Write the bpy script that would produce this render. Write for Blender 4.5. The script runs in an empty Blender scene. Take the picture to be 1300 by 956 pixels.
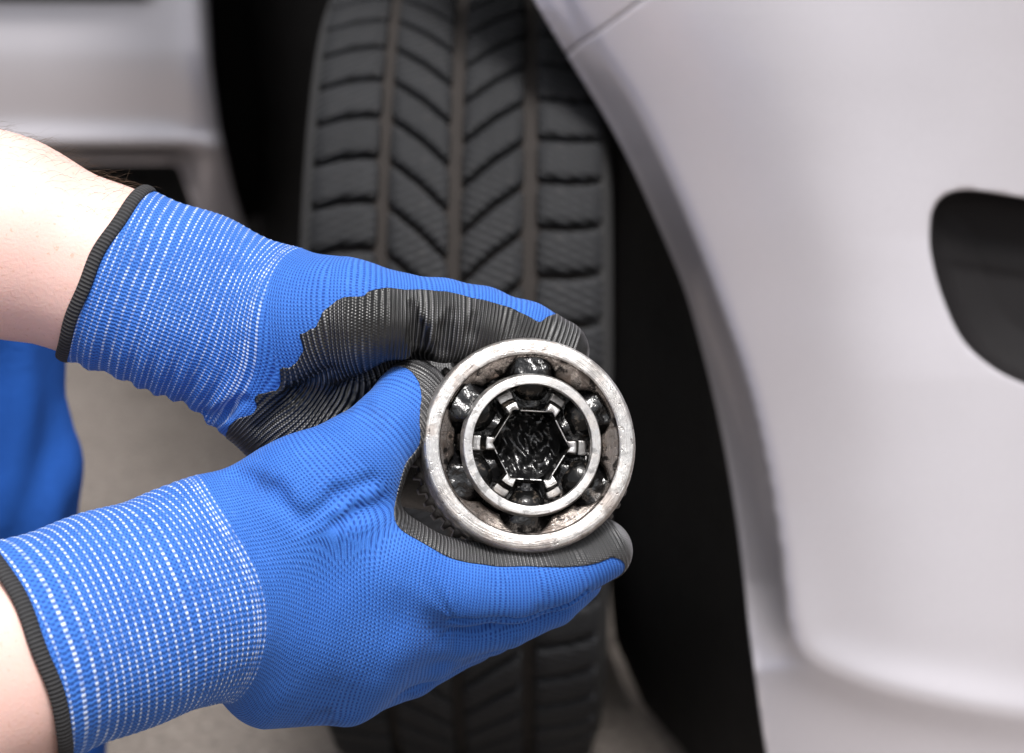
import bpy, math, random
import numpy as np
from mathutils import Matrix, Vector
random.seed(4); RNG = np.random.default_rng(4)
S = bpy.context.scene
COL = S.collection

# ------------------------------------------------------------------ camera
H = 0.91; PITCH = math.radians(21.0); LENS = 70.0; W0, H0 = 1300.0, 956.0
F = LENS / 36.0 * W0                       # focal length in photograph pixels
D0 = 0.82                                  # distance of the joint's front face
cam = bpy.data.objects.new('camera', bpy.data.cameras.new('camera')); COL.objects.link(cam)
cam.location = (0, 0, H); cam.rotation_euler = (math.pi/2 - PITCH, 0, 0)
cam.data.lens = LENS; cam.data.sensor_width = 36.0; cam.data.clip_start = 0.02; cam.data.clip_end = 500
cam.data.dof.use_dof = True; cam.data.dof.focus_distance = 0.822; cam.data.dof.aperture_fstop = 7.6
cam.data.dof.aperture_blades = 8
S.camera = cam
S.render.resolution_x = 1024; S.render.resolution_y = 753

# ------------------------------------------------------------------ sky, sun, exposure
SUN_EL, SUN_AZ = 71.0, 160.0               # azimuth clockwise from +Y: behind the camera, a little right
wd = bpy.data.worlds.new('World'); S.world = wd; wd.use_nodes = True
wn = wd.node_tree; wn.nodes.clear()
sky = wn.nodes.new('ShaderNodeTexSky'); sky.sky_type = 'NISHITA'; sky.sun_disc = False
sky.sun_elevation = math.radians(SUN_EL); sky.sun_rotation = math.radians(SUN_AZ)
sky.air_density = 1.0; sky.dust_density = 6.0; sky.ozone_density = 1.0
hs = wn.nodes.new('ShaderNodeHueSaturation'); hs.inputs['Saturation'].default_value = 0.22
bg = wn.nodes.new('ShaderNodeBackground'); bg.inputs['Strength'].default_value = 0.085
wo = wn.nodes.new('ShaderNodeOutputWorld')
wn.links.new(sky.outputs[0], hs.inputs['Color']); wn.links.new(hs.outputs[0], bg.inputs['Color']); wn.links.new(bg.outputs[0], wo.inputs[0])
sl = bpy.data.lights.new('sun', 'SUN'); sl.energy = 2.3; sl.angle = math.radians(16); sl.color = (1.0, 0.97, 0.94)
sun = bpy.data.objects.new('sun', sl); COL.objects.link(sun)
_el, _az = math.radians(SUN_EL), math.radians(SUN_AZ)
sun.rotation_euler = (-Vector((math.cos(_el)*math.sin(_az), math.cos(_el)*math.cos(_az), math.sin(_el)))).to_track_quat('-Z', 'Y').to_euler()
S.view_settings.view_transform = 'Standard'; S.view_settings.look = 'None'
S.view_settings.exposure = 0.97; S.view_settings.gamma = 1.0; S.view_settings.use_curve_mapping = False

# ------------------------------------------------------------------ coordinates
CP, SP = math.cos(PITCH), math.sin(PITCH)
def cs(x, y, D):                           # photograph pixel + distance -> (right, up, away) metres
    return np.stack([(np.asarray(x, float)-650)/F*D, (478-np.asarray(y, float))/F*D, np.asarray(D, float)+0*np.asarray(x, float)], -1)
def c2w(c):
    c = np.asarray(c, float)
    return np.stack([c[..., 0], c[..., 2]*CP + c[..., 1]*SP, H - c[..., 2]*SP + c[..., 1]*CP], -1)
def P(x, y, D): return c2w(cs(x, y, D))
def dirw(r, u, a): return Vector((r, a*CP + u*SP, -a*SP + u*CP))

# ------------------------------------------------------------------ material helpers
class NT:
    def __init__(s, name):
        s.m = bpy.data.materials.new(name); s.m.use_nodes = True
        s.t = s.m.node_tree; s.t.nodes.clear()
        s.o = s.t.nodes.new('ShaderNodeOutputMaterial'); s.b = s.t.nodes.new('ShaderNodeBsdfPrincipled')
        s.t.links.new(s.b.outputs[0], s.o.inputs[0])
    def put(s, sock, v):
        if hasattr(v, 'is_output') or isinstance(v, bpy.types.NodeSocket): s.t.links.new(v, sock)
        elif isinstance(v, (tuple, list)) and len(v) == 3 and sock.type == 'RGBA': sock.default_value = (*v, 1)
        else: sock.default_value = v
    def set(s, **k):
        for a, v in k.items(): s.put(s.b.inputs[a.replace('_', ' ')], v)
    def math(s, op, a, b=0.0, c=0.0, clamp=False):
        n = s.t.nodes.new('ShaderNodeMath'); n.operation = op; n.use_clamp = clamp
        for i, v in enumerate((a, b, c)): s.put(n.inputs[i], v)
        return n.outputs[0]
    def add(s, a, b): return s.math('ADD', a, b)
    def mul(s, a, b): return s.math('MULTIPLY', a, b)
    def cosw(s, a, pitch, ph=0.0): return s.math('COSINE', s.math('MULTIPLY_ADD', a, 2*math.pi/pitch, ph))
    def step(s, a, lo, hi):
        n = s.t.nodes.new('ShaderNodeMapRange'); n.interpolation_type = 'SMOOTHSTEP'
        s.put(n.inputs[0], a); n.inputs[1].default_value = lo; n.inputs[2].default_value = hi
        return n.outputs[0]
    def attr(s, name):
        n = s.t.nodes.new('ShaderNodeAttribute'); n.attribute_name = name; return n.outputs['Fac']
    def mix(s, f, a, b):
        n = s.t.nodes.new('ShaderNodeMix'); n.data_type = 'RGBA'; n.clamp_factor = True
        s.put(n.inputs[0], f); s.put(n.inputs[6], a); s.put(n.inputs[7], b); return n.outputs[2]
    def coord(s, kind='Object', scale=(1, 1, 1)):
        n = s.t.nodes.new('ShaderNodeTexCoord'); mp = s.t.nodes.new('ShaderNodeMapping')
        mp.inputs['Scale'].default_value = scale
        s.t.links.new(n.outputs[kind], mp.inputs[0]); return mp.outputs[0]
    def noise(s, vec, scale, detail=3.0, rough=0.55, dist=0.0):
        n = s.t.nodes.new('ShaderNodeTexNoise'); s.put(n.inputs['Vector'], vec)
        n.inputs['Scale'].default_value = scale; n.inputs['Detail'].default_value = detail
        n.inputs['Roughness'].default_value = rough; n.inputs['Distortion'].default_value = dist
        return n.outputs['Fac']
    def bump(s, h, dist, strength=1.0, prev=None):
        n = s.t.nodes.new('ShaderNodeBump'); n.inputs['Distance'].default_value = dist
        n.inputs['Strength'].default_value = strength; s.put(n.inputs['Height'], h)
        if prev is not None: s.t.links.new(prev, n.inputs['Normal'])
        return n.outputs[0]

def mat_knit(name, pitch, cuff_end, dot):
    n = NT(name); u, v, cf = n.attr('ku'), n.attr('kv'), n.attr('cuff')
    ns = n.noise(n.coord(), 900, 2); big = n.noise(n.coord(), 45, 3)
    ub = n.add(u, n.add(n.mul(n.add(big, -0.5), 0.9), n.mul(n.add(n.noise(n.coord(), 260, 2), -0.5), 0.45))); vb = n.add(n.add(v, n.mul(n.add(n.noise(n.coord(), 60, 2), -0.5), 1.6)), n.mul(n.add(n.noise(n.coord(), 320, 2), -0.5), 0.5))
    blue = n.mix(big, (0.024, 0.112, 0.43), (0.048, 0.172, 0.57))
    deep = (0.004, 0.028, 0.20)
    # hand: fine courses and wales
    hx = n.cosw(ub, 1.55); hy = n.cosw(n.add(vb, n.mul(ub, 0.12)), 1.75)
    hh = n.add(n.mul(hx, 0.55), n.mul(n.mul(hx, hy), 0.55))
    hand = n.mix(n.mul(n.step(hh, 0.25, -0.7), 0.8), blue, deep)
    # cuff: coarse rib, dotted white yarn in rows
    cx = n.cosw(ub, pitch*0.5); cy = n.cosw(vb, dot)
    ch = n.add(n.mul(cx, 0.4), n.mul(cy, 0.6))
    cuff = n.mix(n.mul(n.step(n.mul(cx, cy), 0.2, -0.7), 0.7), blue, deep)
    last = cuff_end-9.0
    row = n.mul(n.step(n.cosw(n.add(ub, -last), pitch), *((0.62, 0.90) if pitch < 3.5 else (0.55, 0.82))), n.step(ub, last+pitch*0.4, last+pitch*0.2))
    dots = n.step(cy, -0.25, 0.45)
    wob = n.step(n.noise(n.coord(), 170, 2), 0.34, 0.60)
    inr = n.mul(n.step(u, cuff_end+0.9, cuff_end+0.2), cf)
    row2 = 0.0
    for q in (6.4, 4.6, 1.4): row2 = n.math('MAXIMUM', row2, n.step(n.math('ABSOLUTE', n.add(ub, q-cuff_end)), 0.62, 0.34))
    wh = n.mul(n.mul(n.math('MAXIMUM', row, row2), n.math('MULTIPLY_ADD', dots, 0.85, 0.15)), n.mul(inr, n.math('MULTIPLY_ADD', wob, 0.65, 0.35)))
    base = n.mix(inr, hand, cuff)
    colr = n.mix(n.mul(wh, 0.85 if pitch < 3.5 else 0.92), base, (0.62, 0.70, 0.86))
    fuzz = n.mix(n.mul(n.step(ns, 0.60, 0.75), 0.16), colr, (0.20, 0.36, 0.8))
    smg = n.mul(n.step(n.noise(n.coord(), 38, 5, 0.65), 0.56, 0.72), n.step(u, cuff_end+8, cuff_end+45))
    fuzz = n.mix(n.mul(smg, 0.40), fuzz, (0.012, 0.02, 0.05))
    hgt = n.add(n.add(n.mul(n.mul(ch, inr), 0.5), n.mul(hh, n.math('MULTIPLY_ADD', inr, -0.38, 0.38))), n.mul(ns, 0.35))
    n.set(Base_Color=fuzz, Roughness=0.78, Normal=n.bump(hgt, 0.00055, 0.8))
    n.b.inputs['Sheen Weight'].default_value = 0.22; n.b.inputs['Sheen Roughness'].default_value = 0.4
    n.b.inputs['Sheen Tint'].default_value = (0.45, 0.62, 1, 1); n.b.inputs['Specular IOR Level'].default_value = 0.25
    return n.m

def mat_coat(name, lines, tone=0.018):
    n = NT(name); u, v = n.attr('ku'), n.attr('kv')
    big = n.noise(n.coord(), 60, 3)
    vb = n.add(v, n.mul(n.add(big, -0.5), 1.2)); ub = n.add(u, n.mul(n.add(big, -0.5), 0.6))
    cx = n.cosw(vb if lines == 'v' else ub, 1.75); cy = n.cosw(ub if lines == 'v' else vb, 1.6)
    h = n.add(cx, n.mul(n.mul(cx, cy), 0.35))
    top = n.mul(n.step(h, 0.35, 1.2), n.step(n.noise(n.coord(), 30, 2), 0.40, 0.62))
    c = n.mix(n.mul(top, 0.75), (tone, tone, tone*1.05), (0.22, 0.22, 0.23))  # ridge tops paler: sheen highlights put into the colour
    c = n.mix(n.step(n.noise(n.coord(), 400, 2), 0.72, 0.8), c, (0.005, 0.005, 0.005))
    n.set(Base_Color=c, Roughness=n.math('MULTIPLY_ADD', big, 0.22, 0.24), Normal=n.bump(n.add(n.add(h, n.mul(n.noise(n.coord(), 700, 2), 0.5)), n.mul(n.noise(n.coord(), 150, 3, 0.6), 2.5)), 0.00035, 0.75))
    n.b.inputs['Specular IOR Level'].default_value = 0.62
    return n.m

def mat_steel(name, base, rough, stain, stain_amt, scale=120.0, film=0.0):
    n = NT(name); c = n.coord()
    cb = n.t.nodes.new('ShaderNodeCombineXYZ')
    jcs, jsn, jr, jz = n.attr('jc'), n.attr('js'), n.attr('jr'), n.attr('jz')
    n.put(cb.inputs[0], n.add(n.mul(jcs, 2.2), n.mul(jr, 1.1))); n.put(cb.inputs[1], n.add(n.mul(jsn, 2.2), n.mul(jr, -0.8))); n.put(cb.inputs[2], n.mul(jz, 1.1))
    streak = n.noise(cb.outputs[0], 1.6, 4, 0.7)
    st = n.step(n.noise(c, scale, 6, 0.68, 0.8), 0.46, 0.62)
    st2 = n.step(n.noise(c, scale*0.33, 4, 0.62, 0.4), 0.47, 0.64)
    pit = n.step(n.noise(c, scale*5, 3), 0.62, 0.70); fine = n.noise(c, 1500, 3)
    col = n.mix(n.mul(st, stain_amt), base, stain)
    col = n.mix(n.mul(st2, stain_amt*0.75), col, (0.33, 0.285, 0.26))
    col = n.mix(n.mul(n.step(streak, 0.52, 0.70), stain_amt*0.8), col, (0.30, 0.275, 0.26))
    col = n.mix(n.mul(pit, 0.55*stain_amt+0.1), col, (0.07, 0.055, 0.05))
    if film: col = n.mix(n.mul(n.step(n.noise(c, 170, 4, 0.6), 0.56, 0.62), film), col, (0.012, 0.011, 0.011))
    rg = n.add(n.math('MULTIPLY_ADD', st, 0.22, rough), n.mul(streak, 0.14))
    h = n.add(n.add(n.noise(c, 260, 5, 0.6), n.mul(streak, 0.9)), n.mul(pit, -0.5))
    n.set(Base_Color=col, Metallic=0.93, Roughness=rg, Normal=n.bump(h, 0.0005, 0.6))
    return n.m

def mat_simple(name, col, rough=0.6, metal=0.0, nscale=60.0, var=0.25, bumpd=0.0005, spec=0.5):
    n = NT(name); c = n.coord(); f = n.noise(c, nscale, 5)
    n.set(Base_Color=n.mix(f, tuple(x*(1-var) for x in col), tuple(min(1, x*(1+var)) for x in col)), Metallic=metal, Roughness=rough,
          Normal=n.bump(n.noise(c, nscale*6, 3), bumpd, 0.5))
    n.b.inputs['Specular IOR Level'].default_value = spec
    return n.m

M = {}
M['knit_l'] = mat_knit('blue_knit_far_glove', 2.9, 79.0, 1.9)
M['knit_r'] = mat_knit('blue_knit_near_glove', 4.0, 105.0, 2.6)
M['coat_l'] = mat_coat('black_palm_coating', 'u', 0.008)
M['coat_r'] = mat_coat('grey_finger_coating', 'u', 0.035)
n = NT('black_hem'); st_ = n.cosw(n.attr('kv'), 1.0)
n.set(Base_Color=n.mix(n.step(st_, -0.6, 0.8), (0.006, 0.006, 0.007), (0.028, 0.028, 0.031)), Roughness=0.8, Normal=n.bump(n.add(st_, n.mul(n.noise(n.coord(), 900, 2), 0.8)), 0.00022, 0.7)); M['hem'] = n.m
n = NT('skin'); c = n.coord(); f1 = n.noise(c, 22, 4); f2 = n.noise(c, 420, 3)
col = n.mix(f1, (0.64, 0.39, 0.34), (0.72, 0.50, 0.45)); col = n.mix(n.step(f2, 0.62, 0.72), col, (0.60, 0.36, 0.29))
n.set(Base_Color=col, Roughness=0.52, Normal=n.bump(n.noise(c, 700, 4), 0.0004, 0.5))
n.b.inputs['Subsurface Weight'].default_value = 0.25; n.b.inputs['Subsurface Radius'].default_value = (1, 0.35, 0.2); n.b.inputs['Subsurface Scale'].default_value = 0.006
M['skin'] = n.m
M['hair'] = mat_simple('arm_hair', (0.10, 0.06, 0.035), 0.6)
M['work'] = mat_simple('blue_work_cloth', (0.009, 0.062, 0.28), 0.85, 0, 25, 0.2, 0.0008, 0.2)
M['shoe'] = mat_simple('shoe_leather', (0.03, 0.028, 0.026), 0.5)
M['rimsteel'] = mat_steel('worn_bright_steel', (0.72, 0.70, 0.68), 0.21, (0.33, 0.29, 0.27), 0.8, 85, 0.25)
M['racesteel'] = mat_steel('stained_race_steel', (0.26, 0.23, 0.21), 0.15, (0.08, 0.06, 0.05), 0.85, 110, 0.92)
M['cagesteel'] = mat_steel('ground_cage_steel', (0.80, 0.79, 0.78), 0.24, (0.45, 0.42, 0.40), 0.4, 160, 0.4)
M['darksteel'] = mat_simple('dark_oily_steel', (0.05, 0.045, 0.042), 0.38, 0.6, 200, 0.4)
n = NT('black_grease'); c = n.coord(); g = n.add(n.noise(c, 300, 2, 0.5, 0.3), n.mul(n.noise(c, 800, 2, 0.6, 0.3), 0.22))
n.set(Base_Color=(0.004, 0.004, 0.0045), Roughness=n.math('MULTIPLY_ADD', n.noise(c, 150, 2), 0.2, 0.10), Normal=n.bump(g, 0.0011, 0.8)); n.b.inputs['Specular IOR Level'].default_value = 0.8; M['grease'] = n.m
n = NT('greased_ball_steel'); c = n.coord(); g = n.noise(c, 220, 4, 0.6, 0.5)
n.set(Base_Color=n.mix(n.step(g, 0.55, 0.7), (0.006, 0.006, 0.006), (0.09, 0.075, 0.062)), Metallic=0.35, Roughness=0.16, Normal=n.bump(g, 0.0006, 0.5)); M['ball'] = n.m
# silver paint
n = NT('silver_paint'); c = n.coord(); fl = n.noise(c, 1500, 3, 0.7); dust = n.mul(n.step(n.noise(c, 700, 3, 0.6), 0.66, 0.74), n.step(n.noise(c, 14, 3), 0.45, 0.65))
pc_ = n.mix(n.step(fl, 0.3, 0.7), (0.60, 0.572, 0.61), (0.70, 0.668, 0.71)); pc_ = n.mix(n.mul(dust, 0.45), pc_, (0.26, 0.23, 0.20))
n.set(Base_Color=pc_, Metallic=n.math('MULTIPLY_ADD', dust, -0.4, 0.6), Roughness=n.math('MULTIPLY_ADD', n.noise(c, 9, 3), 0.10, 0.30), Normal=n.bump(n.noise(c, 6, 2), 0.004, 0.35))
n.b.inputs['Coat Weight'].default_value = 0.35; n.b.inputs['Coat Roughness'].default_value = 0.09
M['paint'] = n.m
M['plastic'] = mat_simple('black_grained_plastic', (0.008, 0.007, 0.0078), 0.6, 0, 500, 0.3, 0.0006, 0.22)
M['liner'] = mat_simple('black_felt_liner', (0.010, 0.009, 0.0088), 0.7, 0, 25, 0.6, 0.004, 0.25)
M['under'] = mat_simple('dark_underbody', (0.02, 0.017, 0.015), 0.9, 0, 30, 0.4, 0.001, 0.2)
# tyre
n = NT('tyre_rubber'); c = n.coord(); f = n.noise(c, 40, 4)
n.set(Base_Color=n.mix(f, (0.010, 0.010, 0.0105), (0.018, 0.0178, 0.018)), Roughness=0.75, Normal=n.bump(n.noise(c, 500, 3), 0.0005, 0.6)); M['rubber'] = n.m
n = NT('tyre_groove_dust'); c = n.coord(); f = n.noise(c, 35, 4)
n.set(Base_Color=n.mix(f, (0.009, 0.0068, 0.0058), (0.019, 0.0145, 0.0126)), Roughness=0.9); M['groove'] = n.m
n = NT('tread_block_rubber'); c = n.coord()
oi = n.t.nodes.new('ShaderNodeObjectInfo')
sep = n.t.nodes.new('ShaderNodeSeparateXYZ'); n.t.links.new(c, sep.inputs[0])
zz = n.add(n.mul(sep.outputs['Z'], 1000.0), n.mul(n.cosw(n.mul(sep.outputs['X'], 1000.0), 9.0), 0.55))
zz = n.add(zz, n.mul(n.add(n.math('ABSOLUTE', sep.outputs['X']), 0.0), 420.0))
sp = n.cosw(zz, 6.6)
f = n.noise(c, 90, 4)
bc = n.mix(n.add(n.mul(f, 0.6), n.mul(oi.outputs['Random'], 0.4)), (0.0085, 0.0092, 0.011), (0.019, 0.0198, 0.0225))
bc = n.mix(n.mul(n.step(sp, 0.55, 0.92), 0.9), bc, (0.003, 0.003, 0.003))
bc = n.mix(n.mul(n.step(n.noise(c, 120, 5), 0.60, 0.75), 0.35), bc, (0.050, 0.045, 0.042))
n.b.inputs['Specular IOR Level'].default_value = 0.28
n.set(Base_Color=bc, Roughness=0.72, Normal=n.bump(n.add(n.mul(sp, -1.0), n.noise(c, 400, 3)), 0.0006, 0.8)); M['block'] = n.m
M['alloy'] = mat_simple('wheel_alloy', (0.45, 0.45, 0.46), 0.35, 0.8)
# ground
n = NT('worn_asphalt'); c = n.coord()
g1 = n.noise(c, 1.6, 5); g2 = n.noise(c, 130, 4); g3 = n.noise(c, 9, 4)
gc = n.mix(g1, (0.105, 0.089, 0.079), (0.168, 0.145, 0.130)); gc = n.mix(n.mul(n.step(g3, 0.45, 0.7), 0.45), gc, (0.085, 0.072, 0.062))
gc = n.mix(n.step(g2, 0.56, 0.68), gc, (0.20, 0.18, 0.163)); gc = n.mix(n.step(g2, 0.44, 0.34), gc, (0.06, 0.054, 0.05))
n.set(Base_Color=gc, Roughness=0.9, Normal=n.bump(n.add(g2, g3), 0.004, 0.6)); M['ground'] = n.m

# ------------------------------------------------------------------ object helpers
def thing(name, loc, label, cat, group=None):
    o = bpy.data.objects.new(name, None); COL.objects.link(o); o.location = loc
    o.empty_display_size = 0.05; o['label'] = label; o['category'] = cat
    if group: o['group'] = group
    return o
BASE = {}
def mesh_obj(name, V, Fc, mat, parent=None, attrs=None, smooth=True, world=True):
    me = bpy.data.meshes.new(name)
    V = np.asarray(V, float)
    off = np.zeros(3)
    if parent is not None and world: off = np.array(parent.get('_o', (0, 0, 0)))
    me.from_pydata((V - 0).tolist(), [], [list(map(int, f)) for f in Fc]); me.update()
    if smooth: me.polygons.foreach_set('use_smooth', [True]*len(me.polygons))
    for k, a in (attrs or {}).items():
        at = me.attributes.new(k, 'FLOAT', 'POINT'); at.data.foreach_set('value', np.asarray(a, np.float32))
    if not isinstance(mat, (list, tuple)): mat = [mat]
    for m_ in mat: me.materials.append(m_)
    o = bpy.data.objects.new(name, me); COL.objects.link(o)
    if parent is not None:
        o.parent = parent
        if world: o.matrix_parent_inverse = wmat(parent).inverted()
    return o
def wmat(o):
    m = Matrix.LocRotScale(o.location, o.rotation_euler, o.scale)
    return (wmat(o.parent) @ o.matrix_parent_inverse @ m) if o.parent else m
def grid_faces(nr, nc, wrap=False):
    f = []
    for i in range(nr-1):
        for j in range(nc if wrap else nc-1):
            k = (j+1) % nc
            f.append((i*nc+j, i*nc+k, (i+1)*nc+k, (i+1)*nc+j))
    return f
def catmull(pts, n=8, closed=False):
    p = np.asarray(pts, float); out = []
    m = len(p); rng = range(m if closed else m-1)
    for i in rng:
        if closed: a, b, c, d = p[i-1], p[i], p[(i+1) % m], p[(i+2) % m]
        else: a, b, c, d = p[max(i-1, 0)], p[i], p[i+1], p[min(i+2, m-1)]
        for t in np.arange(n)/n:
            out.append(0.5*((2*b) + (c-a)*t + (2*a-5*b+4*c-d)*t*t + (3*b-a-3*c+d)*t**3))
    if not closed: out.append(p[-1])
    return np.array(out)
def seg_dist(xy, poly, closed=False):
    """distance to a polyline, with the side of the nearest segment"""
    q = np.asarray(poly, float); a = q if closed else q[:-1]; b = np.roll(q, -1, 0) if closed else q[1:]
    best = np.full(len(xy), 1e9); side = np.ones(len(xy))
    for i in range(len(a)):
        ab = b[i]-a[i]; L = (ab@ab)+1e-12; pa = xy-a[i]
        t = np.clip(pa@ab/L, 0, 1); w = pa-t[:, None]*ab; d = np.hypot(w[:, 0], w[:, 1])
        cr = ab[0]*pa[:, 1]-ab[1]*pa[:, 0]
        k = d < best-1e-9; best = np.where(k, d, best); side = np.where(k, np.sign(cr), side)
    return best, side
def inside_poly(xy, q):
    x, y = xy[:, 0], xy[:, 1]; c = np.zeros(len(xy), bool); j = len(q)-1
    for i in range(len(q)):
        xi, yi, xj, yj = *q[i], *q[j]
        k = ((yi > y) != (yj > y)) & (x < (xj-xi)*(y-yi)/(yj-yi+1e-12)+xi); c ^= k; j = i
    return c
def clip(V, T, s, attrs, keep_pos=True):
    """part of a triangle mesh where s>0 (cut cleanly along s=0). Returns V, T, attrs and boundary edges"""
    s = np.where(np.abs(s) < 1e-7, 1e-7, s) * (1 if keep_pos else -1)
    names = list(attrs); A = np.stack([attrs[k] for k in names], 1) if names else np.zeros((len(V), 0))
    D = np.concatenate([V, A], 1)
    pos = s > 0; cnt = pos[T].sum(1)
    full = T[cnt == 3]; cut = T[(cnt > 0) & (cnt < 3)]
    new = []; cache = {}; tris = []; bed = []
    nv = len(V)
    def ev(i, j):
        k = (min(i, j), max(i, j))
        if k not in cache:
            t = s[i]/(s[i]-s[j]); new.append(D[i]+(D[j]-D[i])*t); cache[k] = nv+len(new)-1
        return cache[k]
    for t in cut:
        ps = [bool(pos[k]) for k in t]
        if sum(ps) == 1:
            r = ps.index(True); a, b, c = t[r], t[(r+1) % 3], t[(r+2) % 3]
            e1, e2 = ev(a, b), ev(a, c); tris.append((a, e1, e2)); bed.append((e1, e2))
        else:
            r = ps.index(False); c, a, b = t[r], t[(r+1) % 3], t[(r+2) % 3]
            e1, e2 = ev(b, c), ev(a, c); tris += [(a, b, e1), (a, e1, e2)]; bed.append((e1, e2))
    D2 = np.concatenate([D, np.array(new)]) if new else D
    T2 = np.concatenate([full, np.array(tris, int).reshape(-1, 3)]).astype(int)
    used = np.unique(T2); mp = np.full(len(D2), -1); mp[used] = np.arange(len(used))
    D3 = D2[used]; T3 = mp[T2]; be = [(mp[a], mp[b]) for a, b in bed]
    return D3[:, :3], T3, {k: D3[:, 3+i] for i, k in enumerate(names)}, be

# ------------------------------------------------------------------ sculpting: smooth union of tapered capsules -> mesh
def zD(z): return D0 - z/1000.0
class Prim: pass
class Sculpt:
    def __init__(s): s.p = []; s.carves = []
    def cap(s, a, b, ra, rb, flat=1.0, k=5.0, u=(0, 0), vr=38.0, pd=(0, 0, 1), pc=(9, 9)):
        q = Prim(); Da, Db = zD(a[2]), zD(b[2])
        q.a, q.b = cs(a[0], a[1], Da), cs(b[0], b[1], Db); q.ra, q.rb = ra/F*Da, rb/F*Db
        q.flat, q.k, q.u, q.vr = flat, k/1000, u, vr
        q.pd = np.array(pd, float)/np.linalg.norm(pd); q.pc = pc; q.vr = vr; q.v0 = 0.0; q.first = False
        s.p.append(q); return s
    def chain(s, pts, flat=1.0, k=5.0, u0=0.0, vr=38.0, k0=None, pd=(0, 0, 1), pcs=None):
        """pts: (x, y, z mm towards camera, r px)"""
        u = u0
        for i in range(len(pts)-1):
            a, b = pts[i], pts[i+1]
            L = np.linalg.norm(cs(a[0], a[1], zD(a[2]))-cs(b[0], b[1], zD(b[2])))*1000
            pc = (pcs[i], pcs[i+1]) if pcs else (9, 9)
            s.cap(a[:3], b[:3], a[3], b[3], flat, k if (i or k0 is None) else k0, (u, u+L), vr, pd, pc); u += L
        return s
    def match(s, nref):
        """start the yarn coordinates of every later capsule where the first nref ones leave off"""
        def frame(q):
            ax = (q.b-q.a)/np.linalg.norm(q.b-q.a); e1 = np.array([0, 0, -1.0]); e1 -= ax*(e1@ax); e1 /= np.linalg.norm(e1); return ax, np.cross(ax, e1)
        for i, q in enumerate(s.p[nref:]):
            i += nref; pv = s.p[i-1]
            cont = i > nref and np.linalg.norm(pv.b-q.a) < 1e-6
            if cont: L = np.linalg.norm(q.b-q.a)*1000; q.u = (pv.u[1], pv.u[1]+L); q.v0 = pv.v0; continue
            best = min(s.p[:nref], key=lambda r: abs(s._cap(q.a[None], r.a, r.b, r.ra, r.rb, r.flat)[0][0]+1e-3*0) if False else np.linalg.norm(q.a-(r.a+np.clip((q.a-r.a)@(r.b-r.a)/((r.b-r.a)@(r.b-r.a)), 0, 1)*(r.b-r.a))))
            ax, e2 = frame(best); d = q.a-best.a
            u0 = best.u[0]+d@ax*1000; L = np.linalg.norm(q.b-q.a)*1000; q.u = (u0, u0+L); q.v0 = best.v0+d@e2*1000
        return s
    def carve(s, a, b, ra, rb, k=4.0):
        Da, Db = zD(a[2]), zD(b[2])
        s.carves.append((cs(a[0], a[1], Da), cs(b[0], b[1], Db), ra/F*Da, rb/F*Db, k/1000)); return s
    def groove(s, pts, r, sink=0.0, k=3.0):
        """a crease pressed into the side that faces the camera, along picture points"""
        base = []
        for (x, y) in pts:
            Ds = np.linspace(D0-0.09, D0+0.09, 361); d = s.sdf(cs(np.full(361, float(x)), np.full(361, float(y)), Ds))
            i = int(np.argmax(d < 0)); base.append((x, y, (D0-Ds[i])*1000-sink))
        for i in range(len(pts)-1): s.carve(base[i], base[i+1], r[i], r[i+1], k)
        return s
    @staticmethod
    def _cap(p, a, b, ra, rb, flat):
        ab = b-a; pa = p-a; t = np.clip(pa@ab/(ab@ab+1e-12), 0, 1); w = pa-t[:, None]*ab
        wz = w[:, 2]/flat
        return np.sqrt(w[:, 0]**2+w[:, 1]**2+wz**2)-(ra+t*(rb-ra)), t, w
    def sdf(s, p):
        d = None
        for q in s.p:
            e = s._cap(p, q.a, q.b, q.ra, q.rb, q.flat)[0]
            if d is None: d = e
            else:
                h = np.maximum(q.k-np.abs(d-e), 0)/q.k; d = np.minimum(d, e)-h*h*q.k*0.25
        for a, b, ra, rb, k in s.carves:
            e = -s._cap(p, a, b, ra, rb, 1.0)[0]
            h = np.maximum(k-np.abs(d-e), 0)/k; d = np.maximum(d, e)+h*h*k*0.25
        return d
    def grad(s, p, e=4e-4):
        g = np.stack([s.sdf(p+np.eye(3)[i]*e)-s.sdf(p-np.eye(3)[i]*e) for i in range(3)], 1)/(2*e)
        return g
    def fields(s, p):
        """ku, kv (mm) and coating value blended over the capsules"""
        ds, us, vs, cc = [], [], [], []
        for q in s.p:
            e, t, w = s._cap(p, q.a, q.b, q.ra, q.rb, q.flat)
            ab = q.b-q.a; L = np.linalg.norm(ab); ax = ab/L
            tt = np.clip((p-q.a)@ab/(L*L), -0.35, 1.35)
            e1 = np.array([0, 0, -1.0]); e1 -= ax*(e1@ax); e1 /= np.linalg.norm(e1)+1e-9; e2 = np.cross(ax, e1)
            vs.append(q.v0+np.arctan2(w@e2, w@e1)*q.vr); us.append(q.u[0]+tt*(q.u[1]-q.u[0]))
            wn_ = w/(np.linalg.norm(w, axis=1)[:, None]+1e-9)
            cc.append(wn_@q.pd-(q.pc[0]+t*(q.pc[1]-q.pc[0]))); ds.append(e)
        ds = np.array(ds); wt = np.exp(-(ds-ds.min(0))/0.006); wt /= wt.sum(0)
        return (wt*np.array(us)).sum(0), (wt*np.array(vs)).sum(0), (wt*np.array(cc)).sum(0)
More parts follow.
